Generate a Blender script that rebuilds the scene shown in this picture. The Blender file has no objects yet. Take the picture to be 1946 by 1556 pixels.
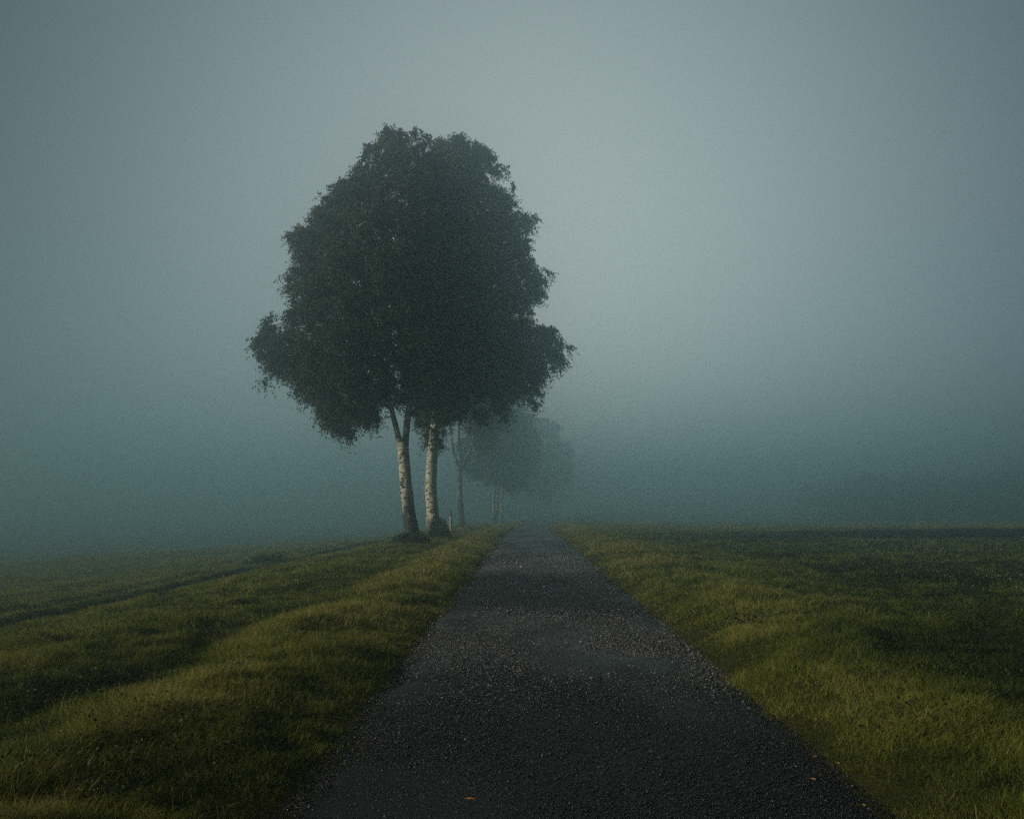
import bpy, math, random
import numpy as np
from mathutils import Vector

rng = np.random.default_rng(11)
random.seed(5)
scene = bpy.context.scene
COL = scene.collection

# ------------------------------------------------------------------ camera
F = 1892.0            # focal length in photo pixels (photo is 1946 wide)
VPX, HY = 999.0, 965.0
CAMX, CAMZ = -0.34, 1.6
cam_d = bpy.data.cameras.new('camera')
cam_d.sensor_width = 36.0
cam_d.lens = 36.0 * F / 1946.0
cam_d.shift_x = -(VPX - 973.0) / 1946.0
cam_d.shift_y = (HY - 778.0) / 1946.0
cam_d.clip_start = 0.1
cam_d.clip_end = 3000
cam = bpy.data.objects.new('camera', cam_d)
COL.objects.link(cam)
cam.location = (CAMX, 0, CAMZ)
cam.rotation_euler = (math.radians(90), 0, 0)
scene.camera = cam

def P(px, py, D):
    """point at distance D seen at photo pixel (px, py)"""
    return np.array([CAMX + (px - VPX) / F * D, D, CAMZ - (py - HY) / F * D])

# ------------------------------------------------------------------ helpers
def vnoise(x, y, seed=0):
    x = np.asarray(x, float); y = np.asarray(y, float)
    xi = np.floor(x).astype(np.int64); yi = np.floor(y).astype(np.int64)
    fx = x - xi; fy = y - yi
    fx = fx * fx * (3 - 2 * fx); fy = fy * fy * (3 - 2 * fy)
    def h(a, b):
        n = (a * 374761393 + b * 668265263 + seed * 1442695041) & 0xffffffff
        n = ((n ^ (n >> 13)) * 1274126177) & 0xffffffff
        n = (n ^ (n >> 16)) & 0xffffffff
        return n / 4294967295.0
    a = h(xi, yi); b = h(xi + 1, yi); c = h(xi, yi + 1); d = h(xi + 1, yi + 1)
    return (a * (1 - fx) + b * fx) * (1 - fy) + (c * (1 - fx) + d * fx) * fy

def fbm(x, y, seed=0, o=3):
    s = 0; a = .5; t = 0
    for k in range(o):
        s = s + a * vnoise(x * 2 ** k, y * 2 ** k, seed + k); t += a; a *= .5
    return s / t

def sstep(a, b, x):
    t = np.clip((x - a) / (b - a), 0, 1)
    return t * t * (3 - 2 * t)

def build(name, verts, faces, mats, parent=None, loc=(0, 0, 0), attrs=None, mat_idx=None, smooth=False):
    """verts (N,3) in world space; stored relative to loc; faces (M,3) array or list of polygons"""
    me = bpy.data.meshes.new(name)
    v = np.asarray(verts, np.float32) - np.asarray(loc, np.float32)
    if isinstance(faces, np.ndarray):
        n = len(faces); k = faces.shape[1]
        me.vertices.add(len(v)); me.vertices.foreach_set('co', v.ravel())
        me.loops.add(n * k); me.loops.foreach_set('vertex_index', faces.astype(np.int32).ravel())
        me.polygons.add(n)
        me.polygons.foreach_set('loop_start', np.arange(0, n * k, k, dtype=np.int32))
        me.polygons.foreach_set('loop_total', np.full(n, k, np.int32))
    else:
        me.from_pydata(v.tolist(), [], [list(f) for f in faces])
    for m in (mats if isinstance(mats, (list, tuple)) else [mats]):
        me.materials.append(m)
    if mat_idx is not None:
        me.polygons.foreach_set('material_index', np.asarray(mat_idx, np.int32))
    if attrs:
        for k_, a in attrs.items():
            at = me.attributes.new(k_, 'FLOAT', 'POINT')
            at.data.foreach_set('value', np.asarray(a, np.float32))
    me.update(calc_edges=True)
    if smooth:
        me.polygons.foreach_set('use_smooth', np.ones(len(me.polygons), bool))
    ob = bpy.data.objects.new(name, me)
    COL.objects.link(ob)
    if parent is not None:
        ob.parent = parent
    else:
        ob.location = loc
    return ob

def thing(name, label, cat, loc, group=None):
    o = bpy.data.objects.new(name, None)
    COL.objects.link(o)
    o.location = tuple(float(a) for a in loc)
    o.empty_display_size = .3
    o['label'] = label; o['category'] = cat
    if group: o['group'] = group
    return o

def tag(o, label, cat=None, kind=None, group=None):
    o['label'] = label
    if cat: o['category'] = cat
    if kind: o['kind'] = kind
    if group: o['group'] = group

# ------------------------------------------------------------------ materials
class NT:
    def __init__(s, name):
        s.m = bpy.data.materials.new(name); s.m.use_nodes = True
        s.t = s.m.node_tree; s.t.nodes.clear()
        s.out = s.n('ShaderNodeOutputMaterial')
    def n(s, typ, **kw):
        nd = s.t.nodes.new(typ)
        for k, v in kw.items(): setattr(nd, k, v)
        return nd
    def l(s, a, b): s.t.links.new(a, b)
    def noise(s, vec, scale, detail=4, rough=.55):
        nd = s.n('ShaderNodeTexNoise')
        nd.inputs['Scale'].default_value = scale; nd.inputs['Detail'].default_value = detail
        nd.inputs['Roughness'].default_value = rough
        if vec is not None: s.l(vec, nd.inputs['Vector'])
        return nd.outputs['Fac']
    def ramp(s, fac, stops):
        nd = s.n('ShaderNodeValToRGB')
        e = nd.color_ramp.elements
        while len(e) < len(stops): e.new(.5)
        for i, (p, c) in enumerate(stops):
            e[i].position = p
            e[i].color = (*c, 1) if not isinstance(c, (int, float)) else (c, c, c, 1)
        s.l(fac, nd.inputs['Fac'])
        return nd.outputs['Color']
    def mix(s, fac, a, b, typ='MIX'):
        nd = s.n('ShaderNodeMix', data_type='RGBA', blend_type=typ)
        for sock, v in ((nd.inputs[0], fac), (nd.inputs[6], a), (nd.inputs[7], b)):
            if isinstance(v, (int, float)): sock.default_value = v
            elif isinstance(v, tuple): sock.default_value = (*v, 1)
            else: s.l(v, sock)
        return nd.outputs[2]
    def math(s, op, a, b=0.0, c=None):
        nd = s.n('ShaderNodeMath', operation=op)
        for i, v in enumerate((a, b, c)):
            if v is None: continue
            if isinstance(v, (int, float)): nd.inputs[i].default_value = v
            else: s.l(v, nd.inputs[i])
        return nd.outputs[0]

def foliage_mat(name, stops, trans=.35, rough=.55, spec=.25):
    k = NT(name)
    at = k.n('ShaderNodeAttribute', attribute_name='tint')
    col = k.ramp(at.outputs['Fac'], stops)
    b = k.n('ShaderNodeBsdfPrincipled')
    k.l(col, b.inputs['Base Color'])
    b.inputs['Roughness'].default_value = rough
    b.inputs['Specular IOR Level'].default_value = spec
    t = k.n('ShaderNodeBsdfTranslucent'); k.l(col, t.inputs['Color'])
    mx = k.n('ShaderNodeMixShader'); mx.inputs[0].default_value = trans
    k.l(b.outputs[0], mx.inputs[1]); k.l(t.outputs[0], mx.inputs[2])
    k.l(mx.outputs[0], k.out.inputs['Surface'])
    return k.m

M = {}
M['grass'] = foliage_mat('grass_blade', [(0, (.012, .022, .008)), (.35, (.108, .138, .028)),
                                        (.7, (.215, .232, .042)), (1, (.38, .35, .11))], trans=.3, spec=.15)
M['leaf'] = foliage_mat('birch_leaf', [(0, (.028, .036, .014)), (.5, (.055, .060, .022)),
                                      (.85, (.085, .078, .026)), (1, (.15, .105, .03))], trans=.3)
M['bush'] = foliage_mat('bush_leaf', [(0, (.014, .022, .009)), (1, (.05, .055, .018))], trans=.2)
M['wood'] = foliage_mat('far_leaf', [(0, (.02, .035, .02)), (1, (.05, .06, .025))], trans=.1)

def bark_mat(lo, hi, dark):
    k = NT('birch_bark')
    tc = k.n('ShaderNodeTexCoord')
    def mp(sx, sy, sz):
        m_ = k.n('ShaderNodeMapping'); m_.inputs['Scale'].default_value = (sx, sy, sz)
        k.l(tc.outputs['Object'], m_.inputs['Vector']); return m_.outputs[0]
    lines = k.ramp(k.noise(mp(2.8, 2.8, 6.2), 1.5, 5, .7), [(.43, 0.0), (.47, 1.0)])
    fine = k.ramp(k.noise(mp(3, 3, 34), 1.2, 3, .6), [(.36, .45), (.42, 1.0)])
    patch = k.ramp(k.noise(mp(1.5, 1.5, 1.1), 1.7, 5, .7), [(dark, 0.0), (dark + .035, 1.0)])
    fiss = k.ramp(k.noise(mp(7, 7, 1.3), 1.0, 5, .75), [(.38, (.010, .009, .008)), (.55, (.06, .052, .045)), (.70, (.13, .112, .095))])
    white = k.ramp(k.noise(mp(2, 2, 4), 2, 3), [(.3, (.58, .54, .47)), (.7, (.88, .84, .76))])
    c = k.mix(lines, (.035, .03, .027), white)
    c = k.mix(fine, (.07, .06, .052), c)
    c = k.mix(patch, fiss, c)
    sep = k.n('ShaderNodeSeparateXYZ'); k.l(tc.outputs['Object'], sep.inputs[0])
    wob = k.math('ADD', sep.outputs['Z'], k.math('MULTIPLY', k.math('SUBTRACT', k.noise(mp(3, 3, 1.2), 1.3, 4), .5), 3.6))
    low = k.ramp(k.math('MULTIPLY', wob, .25), [(lo, 1.0), (hi, 0.0)])
    c = k.mix(low, c, fiss)
    b = k.n('ShaderNodeBsdfPrincipled'); k.l(c, b.inputs['Base Color'])
    b.inputs['Roughness'].default_value = .75
    b.inputs['Specular IOR Level'].default_value = .2
    bp = k.n('ShaderNodeBump'); bp.inputs['Strength'].default_value = .7; bp.inputs['Distance'].default_value = .03
    k.l(k.noise(mp(10, 10, 3), 1.4, 5, .7), bp.inputs['Height']); k.l(bp.outputs[0], b.inputs['Normal'])
    k.l(b.outputs[0], k.out.inputs['Surface'])
    return k.m
M['bark'] = bark_mat(.34, .62, .45)
M['white_bark'] = bark_mat(.08, .28, .415)
M['dark_bark'] = bark_mat(.85, 1.0, .52)

def simple(name, c0, c1, scale, rough=.8, spec=.2, stretch=None):
    k = NT(name)
    tc = k.n('ShaderNodeTexCoord'); v = tc.outputs['Object']
    if stretch:
        m_ = k.n('ShaderNodeMapping'); m_.inputs['Scale'].default_value = stretch
        k.l(v, m_.inputs['Vector']); v = m_.outputs[0]
    c = k.ramp(k.noise(v, scale, 5, .65), [(.3, c0), (.7, c1)])
    b = k.n('ShaderNodeBsdfPrincipled'); k.l(c, b.inputs['Base Color'])
    b.inputs['Roughness'].default_value = rough; b.inputs['Specular IOR Level'].default_value = spec
    k.l(b.outputs[0], k.out.inputs['Surface'])
    return k.m
M['twig'] = simple('twig_bark', (.03, .025, .022), (.09, .075, .06), 6)
M['stake'] = simple('weathered_stake_wood', (.42, .33, .22), (.70, .58, .42), 3, .7, .2, (12, 12, 1.2))
M['flower'] = simple('clover_petal', (.42, .43, .40), (.62, .62, .58), 20, .6)

def ground_mat():
    k = NT('meadow_soil')
    tc = k.n('ShaderNodeTexCoord'); v = tc.outputs['Object']
    a = k.ramp(k.noise(v, .35, 6, .65), [(.35, (.032, .037, .011)), (.65, (.078, .074, .022))])
    b_ = k.ramp(k.noise(v, 14, 5, .7), [(.3, .55), (.7, 1.25)])
    c = k.mix(1.0, a, b_, 'MULTIPLY')
    b = k.n('ShaderNodeBsdfPrincipled'); k.l(c, b.inputs['Base Color'])
    b.inputs['Roughness'].default_value = .9; b.inputs['Specular IOR Level'].default_value = .05
    bp = k.n('ShaderNodeBump'); bp.inputs['Strength'].default_value = 1; bp.inputs['Distance'].default_value = .08
    k.l(k.noise(v, 9, 6, .75), bp.inputs['Height']); k.l(bp.outputs[0], b.inputs['Normal'])
    k.l(b.outputs[0], k.out.inputs['Surface'])
    return k.m
M['ground'] = ground_mat()

def path_mat():
    k = NT('worn_asphalt')
    tc = k.n('ShaderNodeTexCoord'); v = tc.outputs['Object']
    m_ = k.n('ShaderNodeMapping'); m_.inputs['Scale'].default_value = (1, .42, 1); k.l(v, m_.inputs['Vector'])
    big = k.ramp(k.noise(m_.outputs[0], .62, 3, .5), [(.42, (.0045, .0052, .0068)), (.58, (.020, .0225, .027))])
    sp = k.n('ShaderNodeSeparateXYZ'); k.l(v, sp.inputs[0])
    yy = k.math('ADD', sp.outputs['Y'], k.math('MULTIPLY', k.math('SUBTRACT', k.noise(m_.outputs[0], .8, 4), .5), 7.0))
    tone_bands = k.ramp(k.math('DIVIDE', yy, 50.0), [(.10, .4), (.17, .9), (.21, 4.5), (.28, 4.0), (.33, .5), (.44, .7), (.52, 8.5), (.66, 7.5)])  # asphalt tone in lighter and darker bands along the path
    big = k.mix(1.0, big, tone_bands, 'MULTIPLY')
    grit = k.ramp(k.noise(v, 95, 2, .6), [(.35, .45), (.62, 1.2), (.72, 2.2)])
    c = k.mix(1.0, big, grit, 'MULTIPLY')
    b = k.n('ShaderNodeBsdfPrincipled'); k.l(c, b.inputs['Base Color'])
    b.inputs['Specular IOR Level'].default_value = .35
    k.l(k.ramp(k.noise(m_.outputs[0], .9, 4), [(.35, .50), (.65, .75)]), b.inputs['Roughness'])
    bp = k.n('ShaderNodeBump'); bp.inputs['Strength'].default_value = .9; bp.inputs['Distance'].default_value = .012
    k.l(k.noise(v, 80, 4, .75), bp.inputs['Height']); k.l(bp.outputs[0], b.inputs['Normal'])
    k.l(b.outputs[0], k.out.inputs['Surface'])
    return k.m
M['path'] = path_mat()

def gravel_mat():
    k = NT('gravel_stone')
    at = k.n('ShaderNodeAttribute', attribute_name='tint')
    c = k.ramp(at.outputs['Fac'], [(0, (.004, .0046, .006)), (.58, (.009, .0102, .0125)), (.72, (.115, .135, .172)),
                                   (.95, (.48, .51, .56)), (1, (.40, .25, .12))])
    b = k.n('ShaderNodeBsdfPrincipled'); k.l(c, b.inputs['Base Color'])
    b.inputs['Roughness'].default_value = .28; b.inputs['Specular IOR Level'].default_value = .6
    k.l(b.outputs[0], k.out.inputs['Surface'])
    return k.m
M['gravel'] = gravel_mat()
M['fallen'] = simple('fallen_birch_leaf', (.42, .17, .04), (.62, .33, .08), 30, .55)

# ------------------------------------------------------------------ terrain
def cx(y):
    y = np.asarray(y, float)
    return np.maximum(0, y - 50) ** 2 * .00025

HALF = 1.65
def zdip(y):
    return -1.05 * sstep(55, 200, np.asarray(y, float))
_lx = np.array([-600, -120, -60, -25, -14, -11, -9, -7, -5.2, -3.9, -3.0, -2.3, -1.75, -1.5])
_lz = np.array([-9.0, -6.0, -4.0, -2.0, -1.1, -.85, -.50, -.10, .08, .01, .17, .12, .03, -.02])
_rx = np.array([1.5, 1.72, 2.05, 3.0, 5, 9, 20, 60, 600])
_rz = np.array([-.02, .07, .20, .26, .13, .12, .16, .2, .0])

def zt(x, y):
    """terrain height"""
    x = np.asarray(x, float); y = np.asarray(y, float)
    u = x - cx(y)
    zl = np.interp(u, _lx, _lz); zr = np.interp(u, _rx, _rz)
    z = np.where(u < 0, np.where(u > -1.5, -.02, zl), np.where(u < 1.5, -.02, zr)) + zdip(y)
    z = z - .75 * sstep(45, 270, y) * sstep(4, 22, u)
    off = sstep(1.75, 3.0, np.abs(u))
    z = z + off * (.14 * (fbm(x * .55, y * .40, 3) - .5) + .16 * (fbm(x * 1.6, y * 1.2, 9) - .5) + .07 * (vnoise(x * 3.7, y * 3.1, 15) - .5))
    z = z + sstep(5, 30, np.abs(u)) * np.where(u > 0, .22, .5) * (fbm(x * .09, y * .06, 21) - .5)
    for rx, w, d in ((-11.0, .50, .24), (-13.3, .40, .14)):     # wheel ruts of a field track
        uu = x - rx + .5 * (vnoise(y * .12, 0 * y, 31) - .5)
        z = z - d * np.exp(-(uu / w) ** 2)
        z = z + d * .5 * np.exp(-((uu + .85) / .4) ** 2)
    return z

def axis(segs):
    out = []
    for a, b, st in segs:
        out.append(np.arange(a, b, st))
    return np.concatenate(out)

xs = axis([(-620, -100, 40), (-100, -40, 6), (-40, -16, 1.5), (-16, -6, .25), (-6, 6, .15), (6, 16, .35), (16, 40, 1.5), (40, 100, 6), (100, 621, 40)])
ys = axis([(-120, -10, 10), (-10, 3, 1), (3, 20, .22), (20, 50, .5), (50, 110, 1.5), (110, 200, 5), (200, 641, 20)])
gx, gy = np.meshgrid(xs, ys)
gz = zt(gx, gy)
gv = np.stack([gx, gy, gz], -1).reshape(-1, 3)
nx, ny = len(xs), len(ys)
ii = (np.arange(ny - 1)[:, None] * nx + np.arange(nx - 1)[None, :]).ravel()
gf = np.stack([ii, ii + 1, ii + nx + 1, ii + nx], -1)
ground = build('meadow', gv, gf, M['ground'], smooth=True)
tag(ground, 'dark green meadow ground falling away to the left of the path', kind='structure')

# the path: one strip with a slight crown and a frayed edge
pys = axis([(-60, 2, 1), (2, 30, .12), (30, 80, .5), (80, 400, 2)])
pu = np.linspace(-1, 1, 15)
edgeL = HALF + .42 * (fbm(pys * .6, pys * 0, 41) - .5) + .10 * (vnoise(pys * 4, pys * 0, 43) - .5)
edgeR = HALF + .42 * (fbm(pys * .6, pys * 0 + 5, 47) - .5) + .10 * (vnoise(pys * 4, pys * 0 + 5, 49) - .5)
pv = []
for j, y in enumerate(pys):
    for u in pu:
        w = edgeL[j] if u < 0 else edgeR[j]
        x = u * w + float(cx(y))
        z = .055 - .05 * u * u + .012 * (float(vnoise(x * 1.3, y * .8, 51)) - .5)
        if abs(u) > .99: z = -.03
        pv.append((x, y, z + float(zdip(y))))
k_ = len(pu)
pf = [(j * k_ + i, j * k_ + i + 1, (j + 1) * k_ + i + 1, (j + 1) * k_ + i) for j in range(len(pys) - 1) for i in range(k_ - 1)]
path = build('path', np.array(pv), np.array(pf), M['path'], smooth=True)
tag(path, 'straight dark asphalt path with worn gravelly surface', kind='structure')

def zpath(x, y):
    u = (x - cx(y)) / HALF
    return .055 - .05 * u * u

# ------------------------------------------------------------------ grass
def frustum_pts(y0, y1, dens, mx=.62, m0=1.2):
    xm = mx * y1 + m0
    n = int(dens * 2 * xm * (y1 - y0))
    y = rng.uniform(y0, y1, n); x = rng.uniform(-xm, xm, n)
    k = np.abs(x) < mx * y + m0
    x = x[k]; y = y[k]
    k = (np.abs(x + 11.0 - .25 + .5 * vnoise(y * .12, 0 * y, 31) - .0) > .3) | (rng.random(len(x)) < .15)
    x = x[k]; y = y[k]
    u = np.abs(x - cx(y))
    edge = HALF + .02 + .75 * (fbm(x * .9, y * .9, 61) - .5) + .12 * rng.standard_normal(len(x)) * .6
    k = u > edge
    return x[k], y[k]

def grass_fields(x, y):
    u = x - cx(y)
    big = fbm(x * .45, y * .30, 71)                # tall / short patches
    mid = fbm(x * 1.5, y * 1.1, 75)
    tall = sstep(.42, .68, mid) * .6 + sstep(.45, .65, big) * .6
    crest = np.exp(-((u + 2.9) / .7) ** 2) + .8 * np.exp(-((u - 2.9) / .9) ** 2)
    fine = fbm(x * 4.2, y * 3.4, 77, 2)
    h = .045 + .075 * tall + .035 * crest + .06 * (fine - .45)
    h = np.maximum(h, .02)
    h *= 1 - .20 * np.exp(-((np.abs(u) - HALF) / .3) ** 2)
    rut = np.exp(-((x + 11.0) / .6) ** 2)
    h = h * (1 - .4 * rut)
    clover = sstep(4.5, 7, u + 1.6 * (big - .5)) * sstep(11, 16, y) * (1 - sstep(55, 80, y))
    tint = .44 + .55 * (fbm(x * .7, y * .5, 81) - .35) + .65 * (mid - .52) + .65 * (fine - .5) + .16 * crest - .5 * rut - .22 * clover + .10 * sstep(14, 40, y) + .08 * sstep(42, 80, y)
    tint = tint - .18 * np.exp(-((u + 4.0) / .5) ** 2) + .10 * np.exp(-((u + 2.9) / .6) ** 2)  # shaded trough and sunlit crest of the verge painted into the grass tint
    tint = tint - .24 * sstep(3.2, 5.5, u + .8 * (mid - .5)) * (1 - .5 * sstep(48, 75, y))
    nr = sstep(2.2, 3.2, u) * (1 - sstep(9, 15, y))
    tint = tint * (1 - .45 * nr) - .24 * nr - .12 * (1 - sstep(7, 11, y)) * (u < 0) * (1 - np.exp(-((u + 2.9) / .6) ** 2)); h = h * (1 - .22 * nr)  # dark foreground shading painted into the tint of grass near the camera
    return h, tint

def blades(x, y, wid, levels, hmul=1.0):
    n = len(x)
    h, tint = grass_fields(x, y)
    h = h * hmul * rng.uniform(.55, 1.45, n)
    long_ = rng.random(n) < .015
    h = np.where(long_, h * 1.7, h)
    z = zt(x, y) - .01
    base = np.stack([x, y, z], -1)
    az = 2 * np.pi * vnoise(x * .8, y * .8, 91) * 1.5 + rng.normal(0, 1.9, n)
    lean = np.abs(rng.normal(.45, .35, n)) + .2
    d = np.stack([np.cos(az), np.sin(az), 0 * az], -1)
    a2 = rng.uniform(0, 2 * np.pi, n)
    s = np.stack([np.cos(a2), np.sin(a2), 0 * az], -1)
    w = wid * rng.uniform(.6, 1.3, n)
    tint = np.clip(tint + rng.normal(0, .17, n) + np.where(long_, .28, 0), 0, 1)
    vs = []
    ts = np.linspace(0, 1, levels + 1)
    for t in ts[:-1]:
        c = base + d * (lean * h * t * t)[:, None]
        c[:, 2] += h * t * (1 - .35 * np.minimum(lean, 1.2) * t)
        ww = (w * (1 - .55 * t))[:, None] * .5
        vs += [c - s * ww, c + s * ww]
    c = base + d * (lean * h)[:, None]
    c[:, 2] += h * (1 - .35 * np.minimum(lean, 1.2))
    vs.append(c)
    V = np.stack(vs, 1).reshape(-1, 3)
    k = 2 * levels + 1
    fs = []
    for q in range(levels - 1):
        a = 2 * q
        fs += [(a, a + 1, a + 3), (a, a + 3, a + 2)]
    a = 2 * (levels - 1)
    fs.append((a, a + 1, a + 2))
    fs = np.array(fs)
    FA = (np.arange(n)[:, None, None] * k + fs[None]).reshape(-1, 3)
    return V, FA, np.repeat(tint, k)

def join(parts):
    V, FA, T = [], [], []
    o = 0
    for v, f, t in parts:
        V.append(v); FA.append(f + o); T.append(t); o += len(v)
    return np.concatenate(V), np.concatenate(FA), np.concatenate(T)

gp = []
for y0, y1, dens, wid, lev, hm in ((3.0, 7, 9500, .0032, 3, .85), (7, 12, 6000, .0044, 2, .88), (12, 19, 1900, .008, 2, 1.0),
                                   (19, 28, 750, .013, 2, 1.0), (28, 48, 300, .022, 1, 1.05), (48, 80, 70, .05, 1, 1.1),
                                   (80, 150, 14, .12, 1, 1.3), (150, 290, 3.2, .26, 1, 1.6)):
    x, y = frustum_pts(y0, y1, dens)
    gp.append(blades(x, y, wid, lev, hm))
V, FA, T = join(gp)
grass = build('grass', V, FA, M['grass'], attrs={'tint': T})
tag(grass, 'olive green meadow grass on both verges of the path', kind='stuff')

# ------------------------------------------------------------------ gravel on the path
OCT = np.array([(1, 0, -.2), (0, 1, -.2), (-1, 0, -.2), (0, -1, -.2), (0, 0, 1)], float)
OCF = np.array([(0, 1, 4), (1, 2, 4), (2, 3, 4), (3, 0, 4), (3, 2, 1), (3, 1, 0)])
def pebbles(c, r, tint, flat=.6, jit=.3):
    n = len(c)
    v = OCT[None] * (1 + rng.normal(0, jit, (n, 5, 1)))
    a = rng.uniform(0, 2 * np.pi, n); b = rng.normal(0, .5, n)
    ca, sa = np.cos(a)[:, None], np.sin(a)[:, None]
    x = v[..., 0] * ca - v[..., 1] * sa; y = v[..., 0] * sa + v[..., 1] * ca; z = v[..., 2] * flat
    cb, sb = np.cos(b)[:, None], np.sin(b)[:, None]
    y, z = y * cb - z * sb, y * sb + z * cb
    V = np.stack([x, y, z], -1) * r[:, None, None] + c[:, None, :]
    return V.reshape(-1, 3), (np.arange(n)[:, None, None] * 5 + OCF[None]).reshape(-1, 3), np.repeat(tint, 5)

pp = []
for y0, y1, dens, r0 in ((3.5, 8, 6500, .0040), (8, 14, 4200, .0052), (14, 24, 1300, .0075), (24, 40, 300, .011)):
    n = int(dens * (y1 - y0) * 3.5)
    y = rng.uniform(y0, y1, n); u = rng.uniform(-1.04, 1.06, n)
    keep = rng.random(n) < .62 + .6 * sstep(.38, .62, fbm(u * 2.2, y * .45, 101)) * (.5 + .5 * sstep(-.9, .2, u)) + .5 * sstep(.8, 1, np.abs(u))
    y = y[keep]; u = u[keep]; n = len(y)
    band = 1 - .8 * sstep(14.5, 16.5, y + 1.5 * u) * (1 - sstep(22, 26, y)) * (1 - sstep(.35, .85, np.abs(u)))
    band = band * (1 - sstep(27, 40, y))
    kk = rng.random(n) < band; y = y[kk]; u = u[kk]; n = len(y)
    x = u * HALF + cx(y)
    r = r0 * np.exp(rng.normal(0, .4, n))
    tint = np.clip(rng.beta(1.2, 2.2, n) * 1.05 + .27 * sstep(8.0, 10.5, y + .8 * u) * (1 - sstep(14, 16, y)) + .34 * sstep(22, 26, y) - .05 - .20 * (1 - sstep(5.5, 9, y)), 0, 1)  # last term paints foreground vignette shade into the nearest chips
    c = np.stack([x, y, np.maximum(zpath(x, y), .004) + r * .15], -1)
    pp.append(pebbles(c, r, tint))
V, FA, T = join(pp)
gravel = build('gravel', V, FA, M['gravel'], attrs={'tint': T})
tag(gravel, 'loose grey gravel chips scattered on the path', kind='stuff')

# ------------------------------------------------------------------ clover flowers in the right-hand field
n = 9000
y = 13 + 52 * rng.random(n) ** 1.2; x = rng.uniform(3.5, .62 * 65, n)
k = (x < .62 * y + 2) & (rng.random(n) < sstep(.40, .62, fbm(x * .35, y * .25, 111)) * sstep(4, 8, x))
x = x[k]; y = y[k]
h, _ = grass_fields(x, y)
c = np.stack([x, y, zt(x, y) + h * rng.uniform(.8, 1.5, len(x)) + .02], -1)
V, FA, T = pebbles(c, rng.uniform(.008, .016, len(x)) * (.75 + .012 * y), rng.random(len(x)), 1.0, .15)
fl = build('clover_flowers', V, FA, M['flower'])
tag(fl, 'tiny white clover flowers sprinkled over the field right of the path', kind='stuff')

# ------------------------------------------------------------------ fallen leaves
def fallen(px, py, s, label):
    D = CAMZ * F / (py - HY)
    p = P(px, py, D)
    u = p[0] - float(cx(D))
    z = max(float(zpath(p[0], D)) if abs(u) < HALF else -1, float(zt(p[0], D))) + .012
    ob_v = []
    a = random.uniform(0, 6.28); ca, sa = math.cos(a), math.sin(a)
    pts = [(-1, 0, .15), (-.5, .42, .35), (.1, .55, .2), (.65, .3, .1), (1.1, 0, .3), (.65, -.3, .3), (.1, -.55, .45), (-.5, -.42, .3), (-1.5, .05, .0)]
    for (qx, qy, qz) in pts:
        ob_v.append((p[0] + s * (qx * ca - qy * sa), D + s * (qx * sa + qy * ca), z + s * qz * .7))
    ob_v.append((p[0], D, z))
    ln = len(ob_v) - 1
    fc = [(ln, i, (i + 1) % 8) for i in range(8)] + [(8, 0, 1)]
    o = build('fallen_leaf', np.array(ob_v), fc, M['fallen'], loc=(p[0], D, z))
    so = o.modifiers.new('thickness', 'SOLIDIFY'); so.thickness = .001
    tag(o, label, 'leaf', group='fallen leaves at the path edge')

fallen(1547, 1445, .028, 'orange curled leaf on the right path edge, farthest of the fallen leaves')
fallen(1592, 1458, .022, 'small orange leaf in the grass just off the right path edge')
fallen(1546, 1492, .022, 'orange leaf lying on gravel below the curled one, right side of the path')
fallen(896, 1540, .030, 'yellow orange leaf in the middle of the path at the bottom of the photo')
fallen(1641, 1540, .020, 'small brown leaf on the right path edge nearest the camera')

def leaves(pos, size, droop, tint):
    n = len(pos)
    a = rng.uniform(0, 2 * np.pi, n)
    d = np.stack([np.cos(a), np.sin(a), -droop * rng.uniform(.2, 1.8, n)], -1)
    d /= np.linalg.norm(d, axis=1)[:, None]
    r = rng.normal(0, 1, (n, 3)); s = np.cross(d, r); s /= np.linalg.norm(s, axis=1)[:, None] + 1e-9
    nn = np.cross(d, s)
    L = size * rng.uniform(.65, 1.3, n)[:, None]
    v0 = pos; v2 = pos + d * L
    v1 = pos + d * L * .42 + s * L * .36 + nn * L * .08
    v3 = pos + d * L * .42 - s * L * .36 + nn * L * .08
    V = np.stack([v0, v1, v2, v3], 1).reshape(-1, 3)
    FA = (np.arange(n)[:, None, None] * 4 + np.array([(0, 1, 2), (0, 2, 3)])[None]).reshape(-1, 3)
    return V, FA, np.repeat(np.clip(tint, 0, 1), 4)

# ------------------------------------------------------------------ low broad-leaved herbs in the turf
hp = []
nh = 260
hy = 4 + 40 * rng.random(nh) ** 1.6; hx = rng.uniform(-1, 1, nh) * (.6 * hy + 1)
for qx, qy in zip(hx, hy):
    if abs(qx - float(cx(qy))) < 2.0: continue
    m = int(rng.integers(60, 200)); rr = rng.uniform(.10, .30)
    px_ = qx + rng.normal(0, rr, m); py_ = qy + rng.normal(0, rr * .8, m)
    ok = np.abs(px_ - cx(py_)) > 1.8
    pos = np.stack([px_, py_, zt(px_, py_) + rng.uniform(.02, .11, m)], -1)[ok]
    v, f, tt = leaves(pos, rng.uniform(.016, .030), -.9, .35 + rng.normal(0, .25, len(pos)))
    hp.append((v, f, tt))
V, FA, T = join(hp)
herbs = build('meadow_herbs', V, FA, M['bush'], attrs={'tint': T})
tag(herbs, 'dark broad-leaved herbs growing in clumps among the meadow grass', kind='stuff')

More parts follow.
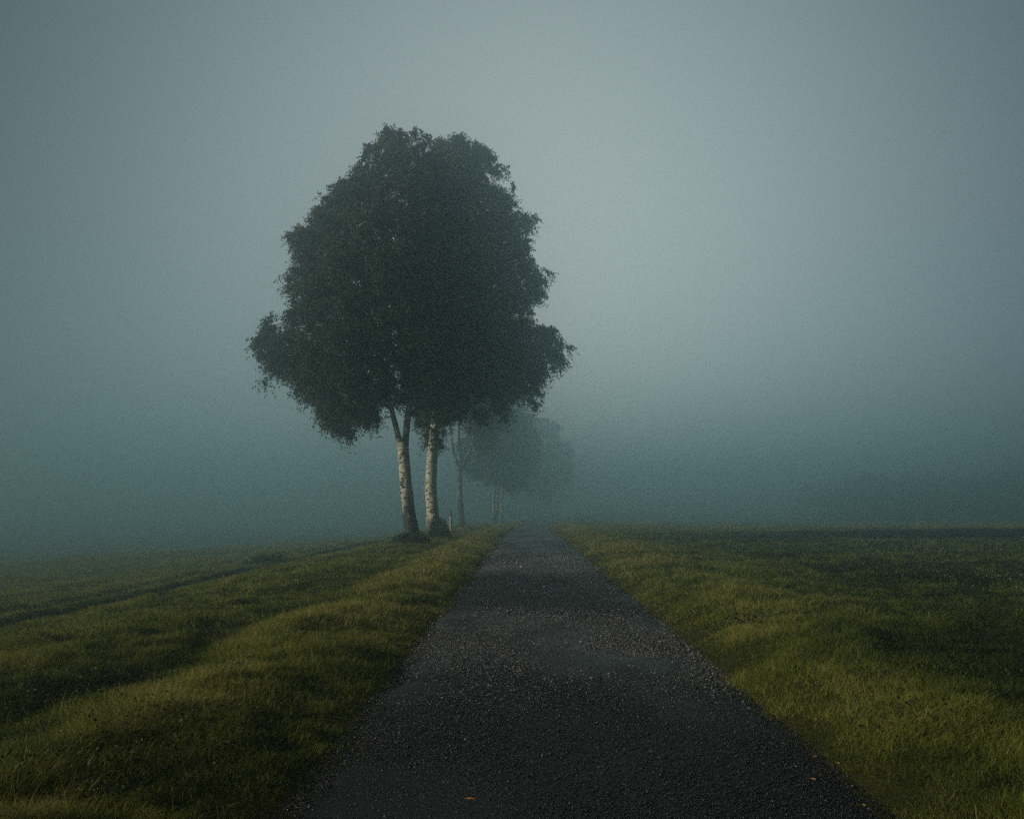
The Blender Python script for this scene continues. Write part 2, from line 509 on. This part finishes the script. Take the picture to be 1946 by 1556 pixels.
# ------------------------------------------------------------------ trees
def tube(pts, rad, sides=12, sub=6, wob=.05, seed=0):
    """smooth tube through pts (Catmull-Rom)"""
    pts = np.asarray(pts, float); rad = np.asarray(rad, float)
    ext = np.vstack([2 * pts[0] - pts[1], pts, 2 * pts[-1] - pts[-2]])
    C, R = [], []
    for i in range(len(pts) - 1):
        p0, p1, p2, p3 = ext[i:i + 4]
        for t in np.arange(0, 1, 1 / sub):
            C.append(.5 * ((2 * p1) + (-p0 + p2) * t + (2 * p0 - 5 * p1 + 4 * p2 - p3) * t * t + (-p0 + 3 * p1 - 3 * p2 + p3) * t ** 3))
            R.append(rad[i] * (1 - t) + rad[i + 1] * t)
    C.append(pts[-1]); R.append(rad[-1])
    C = np.array(C); R = np.array(R)
    T = np.gradient(C, axis=0); T /= np.linalg.norm(T, axis=1)[:, None] + 1e-9
    ref = np.array([.0, 1., 0.])
    S = np.cross(T, ref); bad = np.linalg.norm(S, axis=1) < 1e-3
    S[bad] = (1, 0, 0); S /= np.linalg.norm(S, axis=1)[:, None]
    B = np.cross(T, S)
    an = np.linspace(0, 2 * np.pi, sides, endpoint=False)
    ring = np.cos(an)[None, :, None] * S[:, None] + np.sin(an)[None, :, None] * B[:, None]
    lump = 1 + wob * (fbm(np.cos(an)[None] * 1.5 + C[:, 2:3] * .9 + seed, np.sin(an)[None] * 1.5 + C[:, 2:3] * .4, 7) - .5) * 2
    V = C[:, None] + ring * (R[:, None] * lump)[..., None]
    m = len(C)
    a = (np.arange(m - 1)[:, None] * sides + np.arange(sides)[None]).ravel()
    b = (np.arange(m - 1)[:, None] * sides + (np.arange(sides)[None] + 1) % sides).ravel()
    FA = np.concatenate([np.stack([a, b, b + sides], -1), np.stack([a, b + sides, a + sides], -1)])
    V = np.concatenate([V.reshape(-1, 3), C[-1:]])
    tip = m * sides; q = (m - 1) * sides
    cap = np.array([(q + i, q + (i + 1) % sides, tip) for i in range(sides)])
    return V, np.concatenate([FA, cap]), C, R

def poly_dist(poly, p):
    """signed distance (inside positive) of points p (N,2) to polygon"""
    poly = np.asarray(poly, float); a = poly; b = np.roll(poly, -1, 0)
    best = np.full(len(p), 1e9); inside = np.zeros(len(p), bool)
    for q0, q1 in zip(a, b):
        e = q1 - q0
        t = np.clip(((p - q0) @ e) / (e @ e + 1e-12), 0, 1)
        best = np.minimum(best, np.linalg.norm(p - (q0 + t[:, None] * e), axis=1))
        c = ((q0[1] > p[:, 1]) != (q1[1] > p[:, 1])) & (p[:, 0] < (q1[0] - q0[0]) * (p[:, 1] - q0[1]) / (q1[1] - q0[1] + 1e-12) + q0[0])
        inside ^= c
    return np.where(inside, best, -best)

def crown_mesh(poly_px, D, depth, n_cl, n_tw, n_lf, leaf, axis_pts, yc=0., tbase=.35, twlen=.75, spurs=(), droop=.9):
    """foliage grown on a branch skeleton inside the volume outlined by poly_px (photo pixels at distance D)"""
    poly = np.array([P(px, py, D)[[0, 2]] for px, py in poly_px])
    lo, hi = poly.min(0), poly.max(0)
    cl = []
    while sum(len(c) for c in cl) < n_cl:
        p = rng.uniform(lo, hi, (6000, 2))
        d = poly_dist(poly, p)
        k = d > .12
        p, d = p[k], d[k]
        hh = depth * np.sqrt(np.maximum(0, 1 - (1 - np.minimum(d / (depth * 1.05), 1)) ** 2))
        t = rng.uniform(-1, 1, len(p))
        t = np.sign(t) * np.abs(t) ** .6                      # more foliage near the outside of the crown
        # lumpy crown: keep clusters in boughs, leave hollows between them
        lump = fbm(p[:, 0] * .55 + 7, p[:, 1] * .65 + t * 1.2, 131) + .25 * np.abs(t)
        edgy = fbm(p[:, 0] * 1.25 + 3, p[:, 1] * 1.25 + t * .8, 137)
        k = (rng.random(len(p)) < .45 + .8 * sstep(.42, .62, lump)) & ((d > 1.1) | (edgy > .52 - .22 * d))
        cl.append(np.stack([p[k, 0], D + yc + t[k] * hh[k], p[k, 1]], -1))
    cl = np.concatenate(cl)
    rng.shuffle(cl); cl = cl[:n_cl]
    for px, py, k_n in spurs:                                  # leafy sprays that stick out of the outline
        q = P(px, py, D) + np.array([0, yc, 0])
        cl = np.concatenate([cl, q + rng.normal(0, 1, (k_n, 3)) * np.array([.26, .4, .26])])
    ax = np.asarray(axis_pts)
    # main boughs
    nb = max(10, n_cl // 22)
    idx = rng.choice(len(cl), nb, replace=False)
    Vs, Fs, Ts, Ms = [], [], [], []; off = 0
    def add(v, f, t, m):
        nonlocal off
        Vs.append(v); Fs.append(f + off); Ts.append(t); Ms.append(np.full(len(f), m)); off += len(v)
    nodes = [ax]
    for i in idx:
        c = cl[i]
        cost = np.linalg.norm(ax - c, axis=1) + np.maximum(0, ax[:, 2] - c[2] + .8) * 1.5
        s0 = ax[cost.argmin()]
        dist = np.linalg.norm(c - s0)
        mid = (s0 * .5 + c * .5) + np.array([0, 0, .12 * dist]) + rng.normal(0, .06 * dist, 3)
        q = (s0 + (c - s0) * np.linspace(0, 1, 8)[:, None]) + np.array([0, 0, .1 * dist]) * np.sin(np.linspace(0, np.pi, 8))[:, None]
        if poly_dist(poly, np.vstack([q[2:], mid[None]])[:, [0, 2]]).min() < .15: continue
        v, f, C, R = tube([s0, mid, c], [.03 + .012 * dist, .02 + .006 * dist, .012], 5, 4, 0)
        add(v, f, np.full(len(v), .3), 1); nodes.append(C)
    nodes = np.concatenate(nodes)
    base_t = tbase + .5 * (fbm(cl[:, 0] * .5, cl[:, 2] * .5 + cl[:, 1] * .3, 141) - .5) + .12 * rng.standard_normal(len(cl))
    for ci, c in enumerate(cl):
        s0 = nodes[np.linalg.norm(nodes - c, axis=1).argmin()]
        dist = np.linalg.norm(c - s0)
        if dist > .15:
            mid = (s0 + c) * .5 + np.array([0, 0, .10 * dist])
            v, f, C, R = tube([s0, mid, c], [.016, .011, .006], 3, 2, 0)
            add(v, f, np.full(len(v), .3), 1)
        out = c - s0; out = out / (np.linalg.norm(out) + 1e-6)
        m = n_tw
        dirs = rng.normal(0, .8, (m, 3)) + out * .55 + np.array([0, 0, .05])
        dirs /= np.linalg.norm(dirs, axis=1)[:, None]
        ln = twlen * rng.uniform(.35, 1.15, m)
        t = rng.random((m, n_lf)) ** .8
        pos = c + dirs[:, None] * (ln[:, None] * t)[..., None]
        pos[..., 2] -= droop * .45 * (ln[:, None] * t) * t
        pos += rng.normal(0, leaf * .45, pos.shape)
        v, f, tt = leaves(pos.reshape(-1, 3), leaf, droop, base_t[ci] + rng.normal(0, .14, m * n_lf))
        add(v, f, tt, 0)
        # twig strands (thin three-sided)
        e = c + dirs * ln[:, None]; e[:, 2] -= droop * .45 * ln
        w = .0045
        o1 = np.array([w, 0, 0]); o2 = np.array([-w * .5, w, 0]); o3 = np.array([-w * .5, -w, 0])
        cc = np.repeat(c[None], m, 0)
        v = np.stack([cc + o1, cc + o2, cc + o3, e], 1).reshape(-1, 3)
        f = (np.arange(m)[:, None, None] * 4 + np.array([(0, 1, 3), (1, 2, 3), (2, 0, 3)])[None]).reshape(-1, 3)
        add(v, f, np.full(len(v), .3), 1)
    return np.concatenate(Vs), np.concatenate(Fs), np.concatenate(Ts), np.concatenate(Ms)

def birch(label, D, base_px, trunk_px, trunk_r, limbs, poly, depth, n_cl, n_tw, n_lf, leaf, yc=0., tbase=.35, twlen=.75, droop=.9, bark='bark', spurs=()):
    b = P(base_px[0], base_px[1], D)
    zg = float(zt(b[0], D))
    root = thing('birch_tree', label, 'tree', (b[0], D, zg), 'birch row along the left verge')
    loc = np.array([b[0], D, zg])
    def pix(l): return np.array([P(q[0], q[1], D) + np.array([0, q[2] if len(q) > 2 else 0, 0]) for q in l])
    tp = pix(trunk_px)
    tp[0, 2] = zg - .15
    v, f, C, R = tube(tp, trunk_r, 18, 8, .10, D)
    build('trunk', v, f, M[bark], root, loc, smooth=True)
    axp = [C[int(len(C) * .55):]]
    for lp, lr in limbs:
        v, f, C, R = tube(pix(lp), lr, 12, 8, .08, D + len(axp))
        build('limb', v, f, M[bark], root, loc, smooth=True)
        axp.append(C)
    V, FA, T, MI = crown_mesh(poly, D, depth, n_cl, n_tw, n_lf, leaf, np.concatenate(axp), yc, tbase, twlen, spurs, droop=droop)
    build('crown', V, FA, [M['leaf'], M['twig']], root, loc, attrs={'tint': T}, mat_idx=MI)
    return root

# nearest birch (left half of the big double crown)
poly1 = [(714, 228), (735, 230), (752, 240), (775, 252), (790, 246), (808, 264), (815, 285), (850, 300), (880, 360), (900, 450), (905, 560), (900, 660), (880, 740),
         (850, 800), (828, 828), (808, 846), (796, 836), (790, 805), (778, 764), (741, 758), (727, 770), (720, 790), (700, 806), (660, 818), (635, 812), (606, 802), (600, 780), (572, 765),
         (560, 748), (540, 722), (510, 703), (488, 690), (478, 660), (482, 640), (476, 615), (490, 600), (505, 605), (512, 622), (540, 622), (547, 600),
         (541, 565), (537, 540), (549, 520), (546, 480), (546, 455), (556, 435), (577, 430), (601, 405), (598, 385), (606, 370), (636, 350), (641, 325),
         (665, 320), (686, 300), (692, 280), (715, 265)]
birch('large birch with white forked trunk, nearest tree of the row', 43, (785, 1035),
      [(785, 1038), (783, 1015), (778, 980), (772, 925), (769, 885), (766, 850), (764, 840)], [.44, .33, .29, .265, .25, .235, .19],
      [([(763, 856), (754, 818), (745, 782), (737, 755), (728, 700), (705, 600, -.6), (690, 480, -1)], [.155, .125, .11, .10, .09, .06, .03]),
       ([(769, 856, .05), (772, 815, .1), (776, 775, .1), (783, 735, .1), (790, 650, .3), (795, 500, .4), (770, 340, .2)], [.155, .14, .13, .12, .105, .07, .03]),
       ([(739, 765), (705, 742, -.5), (650, 700, -.9), (600, 670, -.6)], [.05, .045, .04, .02])],
      poly1, 4.3, 2300, 11, 17, .084, yc=.9, tbase=.42, twlen=.58, droop=1.2,
      spurs=[(728, 252, 12), (745, 262, 9), (790, 266, 8), (492, 618, 10), (500, 650, 8), (520, 690, 8), (604, 388, 8), (562, 446, 8), (548, 530, 6), (645, 800, 8), (615, 790, 6), (655, 332, 7), (700, 790, 6)])

# second birch, right half of the double crown
poly2 = [(800, 300), (830, 278), (846, 267), (870, 264), (890, 272), (914, 270), (925, 290), (939, 300), (944, 320), (936, 352), (958, 362), (976, 378), (968, 395), (998, 405),
         (1008, 440), (1004, 455), (1014, 500), (1024, 520), (1034, 530), (1027, 555), (1018, 575), (1020, 612), (1045, 614), (1055, 632), (1067, 650), (1070, 688),
         (1050, 703), (1034, 720), (1020, 748), (1000, 738), (980, 742), (960, 757), (945, 776), (930, 757), (905, 750), (885, 783), (865, 798), (843, 800),
         (838, 832), (820, 852), (802, 843), (790, 800), (770, 720), (760, 600), (770, 450)]
birch('tall birch with straight white trunk just behind the forked one', 52, (825, 1022),
      [(826, 1026), (824, 1005), (822, 970), (819, 930), (820, 885), (824, 845), (832, 770), (855, 620, .3), (870, 470, .4), (880, 330, .3)],
      [.50, .36, .32, .305, .30, .27, .22, .15, .09, .03],
      [([(828, 810), (860, 740, .2), (930, 680, .4), (970, 665, .2)], [.11, .09, .06, .02]),
       ([(840, 730), (815, 600, -.5), (810, 440, -.6)], [.12, .08, .03])],
      poly2, 4.0, 2200, 11, 17, .094, yc=.2, tbase=.25, twlen=.62, droop=1.2, bark='white_bark',
      spurs=[(872, 280, 8), (925, 300, 9), (935, 322, 7), (965, 380, 8), (998, 418, 9), (1022, 535, 9), (1045, 630, 6), (1060, 665, 6), (1035, 705, 6), (1008, 738, 7), (945, 765, 8), (985, 735, 6), (955, 775, 6), (905, 788, 6), (1016, 748, 5), (925, 765, 5), (830, 835, 7)])

# third, with three upright limbs
birch('hazy birch with trunk splitting into three thin limbs', 112, (877, 1003),
      [(878, 1006), (877, 985), (875, 950), (874, 915), (875, 888)], [.46, .33, .29, .27, .26],
      [([(874, 892), (864, 865), (859, 840), (855, 800), (850, 720)], [.17, .14, .12, .11, .06]),
       ([(876, 892), (875, 860, .2), (872, 820, .2), (878, 700, .2)], [.16, .13, .11, .06]),
       ([(876, 895), (888, 870), (896, 845), (905, 800), (925, 700)], [.17, .14, .12, .10, .06])],
      [(825, 800), (850, 812), (880, 798), (900, 846), (935, 862), (962, 815), (985, 770), (1000, 720), (990, 650), (960, 600), (900, 570), (840, 600), (815, 680), (805, 750)],
      4.0, 850, 11, 15, .17, tbase=.4, twlen=1.0, bark='dark_bark')

birch('faint birch with pale twin stems in the fog beyond the three-limbed one', 165, (940, 991),
      [(941, 993), (939, 975), (938, 950), (940, 925), (942, 860)], [.34, .26, .22, .2, .1],
      [([(942, 990), (945, 965), (946, 935), (952, 900), (965, 830)], [.2, .2, .18, .16, .06])],
      [(880, 880), (905, 915), (940, 925), (975, 915), (1000, 890), (1020, 850), (1018, 800), (1000, 765), (960, 740), (915, 750), (885, 790), (870, 840)],
      4.0, 320, 10, 13,   .28, tbase=.4, twlen=1.3, droop=1.6)

birch('faint slim birch whose single trunk stands right of the twin stems', 186, (955, 987),
      [(955, 989), (954, 970), (954, 945), (960, 900), (975, 830)], [.32, .26, .22, .17, .08],
      [([(955, 930), (945, 890), (940, 850)], [.12, .09, .05])],
      [(925, 900), (950, 925), (985, 930), (1015, 900), (1030, 860), (1020, 810), (990, 780), (950, 790), (928, 840)],
      4.0, 250, 9, 12, .33, tbase=.4, twlen=1.3, droop=1.6)

birch('palest birch almost lost in fog beside the far end of the path', 268, (1012, 981),
      [(1012, 983), (1014, 965), (1018, 940), (1028, 890), (1035, 830)], [.36, .28, .24, .18, .08],
      [([(1016, 950), (1040, 910), (1055, 870)], [.14, .1, .05])],
      [(990, 925), (1010, 945), (1045, 945), (1075, 920), (1090, 880), (1085, 840), (1060, 802), (1030, 787), (1003, 800), (988, 850), (980, 890)],
      4.0, 270, 9, 12, .42, tbase=.4, twlen=1.6, droop=1.7)

# ------------------------------------------------------------------ undergrowth at the trunks
def shrub(name, label, px, D, w, h, n, leaf, dy=.0, dep=.6):
    b = P(px, HY, D); x0 = b[0]; z0 = float(zt(x0, D + dy))
    q = rng.normal(0, 1, (n, 3)); q /= np.linalg.norm(q, axis=1)[:, None]
    q *= (rng.random(n) ** .45)[:, None]
    prof = .55 + .9 * vnoise(q[:, 0] * 2.2 + px, q[:, 1] * 2 + 3, 151)
    pos = np.stack([x0 + q[:, 0] * w, D + dy + q[:, 1] * dep, z0 + np.abs(q[:, 2]) * h * prof], -1)
    V, FA, T = leaves(pos, leaf, -.5, .4 + rng.normal(0, .25, n))
    loc = (x0, D + dy, z0)
    root = thing(name, label, 'shrub', loc, 'undergrowth at the birch trunks')
    build('foliage', V, FA, M['bush'], root, loc, attrs={'tint': T})
    Vs, Fs = [], []; o = 0
    for i in range(10):
        a = random.uniform(0, 6.28); rr = random.uniform(.2, .8)
        e = np.array([x0 + math.cos(a) * w * rr, D + dy + math.sin(a) * dep * rr, z0 + h * .7])
        v, f, _, _ = tube([np.array([x0 + math.cos(a) * w * rr * .3, D + dy + math.sin(a) * dep * .2, z0 - .05]), (np.array([x0, D + dy, z0]) + e) / 2 + np.array([0, 0, .1]), e], [.012, .009, .004], 4, 3, 0)
        Vs.append(v); Fs.append(f + o); o += len(v)
    build('stem', np.concatenate(Vs), np.concatenate(Fs), M['twig'], root, loc)
shrub('shrub', 'low dark undergrowth round the foot of the forked birch', 782, 42.6, .85, .42, 2600, .07, -.1)
shrub('shrub', 'dark leafy shrub at the right foot of the straight white birch', 836, 51.6, .62, 1.05, 2600, .08, -.2)
shrub('shrub', 'small hazy shrub at the foot of the three-limbed birch', 878, 111.5, 1.0, .65, 1600, .10, -.2)
shrub('shrub', 'dark tussock beside the wheel rut in the left field', 508, 45.5, .9, .5, 1500, .08, 0, .6)
bpy.data.objects['shrub.003']['group'] = 'undergrowth in the left field'

# ------------------------------------------------------------------ wooden stake
D = 60.0
b = P(857, 1016, D); zg = float(zt(b[0], D))
loc = np.array([b[0], D, zg])
root = thing('wooden_stake', 'pale pointed wooden stake beside the birch trunks', 'stake', loc)
top = P(857, 981, D)[2]; tip = P(856.5, 964, D)[2]
v, f, _, _ = tube([loc + (0, 0, -.2), loc + (.0, 0, .4), np.array([loc[0] - .01, D, top])], [.082, .08, .074], 10, 3, .04)
build('post', v, f, M['stake'], root, loc, smooth=True)
v, f, _, _ = tube([np.array([loc[0] - .01, D, top]), np.array([loc[0] - .012, D, (top + tip) / 2]), np.array([loc[0] - .02, D, tip])], [.072, .04, .012], 10, 3, .04)
build('point', v, f, M['twig'], root, loc, smooth=True)

# ------------------------------------------------------------------ far woods in the fog
def wood(x0, x1, y0, y1, n, h0, h1, name, label):
    Vs, Fs, Ts = [], [], []; o = 0
    for i in range(n):
        x = random.uniform(x0, x1); y = random.uniform(y0, y1)
        t = (x - x0) / (x1 - x0)
        h = (h0 * (1 - t) + h1 * t) * random.uniform(.75, 1.1)
        z = float(zt(x, y)); r = h * random.uniform(.2, .3)
        m = 260
        q = rng.normal(0, 1, (m, 3)); q /= np.linalg.norm(q, axis=1)[:, None]; q *= (rng.random(m) ** .4)[:, None]
        pos = np.stack([x + q[:, 0] * r * (1.1 - .4 * q[:, 2]), y + q[:, 1] * r, z + h * .55 + q[:, 2] * h * .45], -1)
        v, f, tt = leaves(pos, 1.5, .4, .4 + .25 * random.uniform(-1, 1) + rng.normal(0, .15, m))
        Vs.append(v); Fs.append(f + o); Ts.append(tt); o += len(v)
        v, f, _, _ = tube([(x, y, z - .3), (x, y, z + h * .3), (x + .2, y, z + h * .6)], [.3, .22, .1], 6, 2, 0)
        Vs.append(v); Fs.append(f + o); Ts.append(np.full(len(v), .2)); o += len(v)
    w = build(name, np.concatenate(Vs), np.concatenate(Fs), M['wood'], attrs={'tint': np.concatenate(Ts)})
    tag(w, label, kind='stuff')
wood(82, 270, 238, 310, 200, 12, 20.5, 'far_wood', 'dark wood dissolving in the fog beyond the right-hand field')

# ------------------------------------------------------------------ haze
HZ = 23.0
bx = [(-640, -140, -17), (640, -140, -17), (640, 660, -17), (-640, 660, -17), (-640, -140, HZ), (640, -140, HZ), (640, 660, HZ), (-640, 660, HZ)]
bf = [(0, 3, 2, 1), (4, 5, 6, 7), (0, 1, 5, 4), (1, 2, 6, 5), (2, 3, 7, 6), (3, 0, 4, 7)]
k = NT('fog')
pv_ = k.n('ShaderNodeVolumePrincipled')
pv_.inputs['Color'].default_value = (.74, .94, .98, 1)
pv_.inputs['Density'].default_value = .0108
pv_.inputs['Density Attribute'].default_value = ''
pv_.inputs['Temperature Attribute'].default_value = ''
pv_.inputs['Anisotropy'].default_value = .90
k.l(pv_.outputs[0], k.out.inputs['Volume'])
haze = build('haze', np.array(bx, float), bf, k.m)
tag(haze, 'morning fog lying over the meadow and the path', kind='stuff')

# ------------------------------------------------------------------ sun and sky
SUN_EL, SUN_AZ = 17.0, 106.0       # azimuth counted from straight ahead towards the left
e = math.radians(SUN_EL); a = math.radians(SUN_AZ)
to_sun = Vector((-math.sin(a) * math.cos(e), math.cos(a) * math.cos(e), math.sin(e)))
sd = bpy.data.lights.new('sun', 'SUN'); sd.energy = 5.0; sd.angle = math.radians(6.0); sd.color = (1.0, .86, .64)
sun = bpy.data.objects.new('sun', sd); COL.objects.link(sun)
sun.rotation_euler = to_sun.to_track_quat('Z', 'Y').to_euler()
sun.location = to_sun * 60

w = bpy.data.worlds.new('World'); scene.world = w; w.use_nodes = True
t = w.node_tree; t.nodes.clear()
def N(typ, **kw):
    nd = t.nodes.new(typ)
    for k_, v_ in kw.items(): setattr(nd, k_, v_)
    return nd
L = t.links.new
out = N('ShaderNodeOutputWorld'); bg = N('ShaderNodeBackground'); bg.inputs['Strength'].default_value = .1
L(bg.outputs[0], out.inputs['Surface'])
sky = N('ShaderNodeTexSky', sky_type='NISHITA', sun_disc=False)
sky.sun_elevation = e
sky.sun_rotation = math.atan2(to_sun.x, to_sun.y)
tc = N('ShaderNodeTexCoord')
dot = N('ShaderNodeVectorMath', operation='DOT_PRODUCT')
gd = Vector(((1030 - VPX) / F, 1, (HY - 840) / F)).normalized()
sq = N('ShaderNodeVectorMath', operation='MULTIPLY'); sq.inputs[1].default_value = (1.0, 1.0, .74)
nrm = N('ShaderNodeVectorMath', operation='NORMALIZE')
L(tc.outputs['Generated'], sq.inputs[0]); L(sq.outputs[0], nrm.inputs[0]); L(nrm.outputs[0], dot.inputs[0])
dot.inputs[1].default_value = Vector((gd.x, gd.y, gd.z * .74)).normalized()
def MA(op, x, y=None):
    nd = N('ShaderNodeMath', operation=op)
    for i, v_ in enumerate((x, y)):
        if v_ is None: continue
        if isinstance(v_, (int, float)): nd.inputs[i].default_value = v_
        else: L(v_, nd.inputs[i])
    return nd.outputs[0]
om = MA('SUBTRACT', 1.0, dot.outputs['Value'])
glow = MA('EXPONENT', MA('MULTIPLY', om, -10.0))
gl = MA('ADD', MA('MULTIPLY', glow, .975), .025)
mixc = N('ShaderNodeMix', data_type='RGBA')
mixc.inputs[6].default_value = (.61, .89, 1.0, 1); mixc.inputs[7].default_value = (.92, 1.0, .955, 1)
L(glow, mixc.inputs[0])
sc_ = N('ShaderNodeVectorMath', operation='SCALE'); L(mixc.outputs[2], sc_.inputs[0]); L(MA('MULTIPLY', gl, 6.75), sc_.inputs['Scale'])
s2 = N('ShaderNodeVectorMath', operation='SCALE'); L(sky.outputs[0], s2.inputs[0]); s2.inputs['Scale'].default_value = .05
ad = N('ShaderNodeVectorMath', operation='ADD'); L(sc_.outputs[0], ad.inputs[0]); L(s2.outputs[0], ad.inputs[1])
L(ad.outputs[0], bg.inputs['Color'])

# ------------------------------------------------------------------ render settings
vs = scene.view_settings
vs.view_transform = 'Standard'; vs.look = 'None'; vs.exposure = -.12; vs.gamma = 1; vs.use_curve_mapping = False
scene.render.engine = 'CYCLES'
cy = scene.cycles
cy.use_denoising = False
cy.max_bounces = 8; cy.diffuse_bounces = 3; cy.glossy_bounces = 2; cy.transmission_bounces = 3; cy.volume_bounces = 4
cy.sample_clamp_indirect = .3
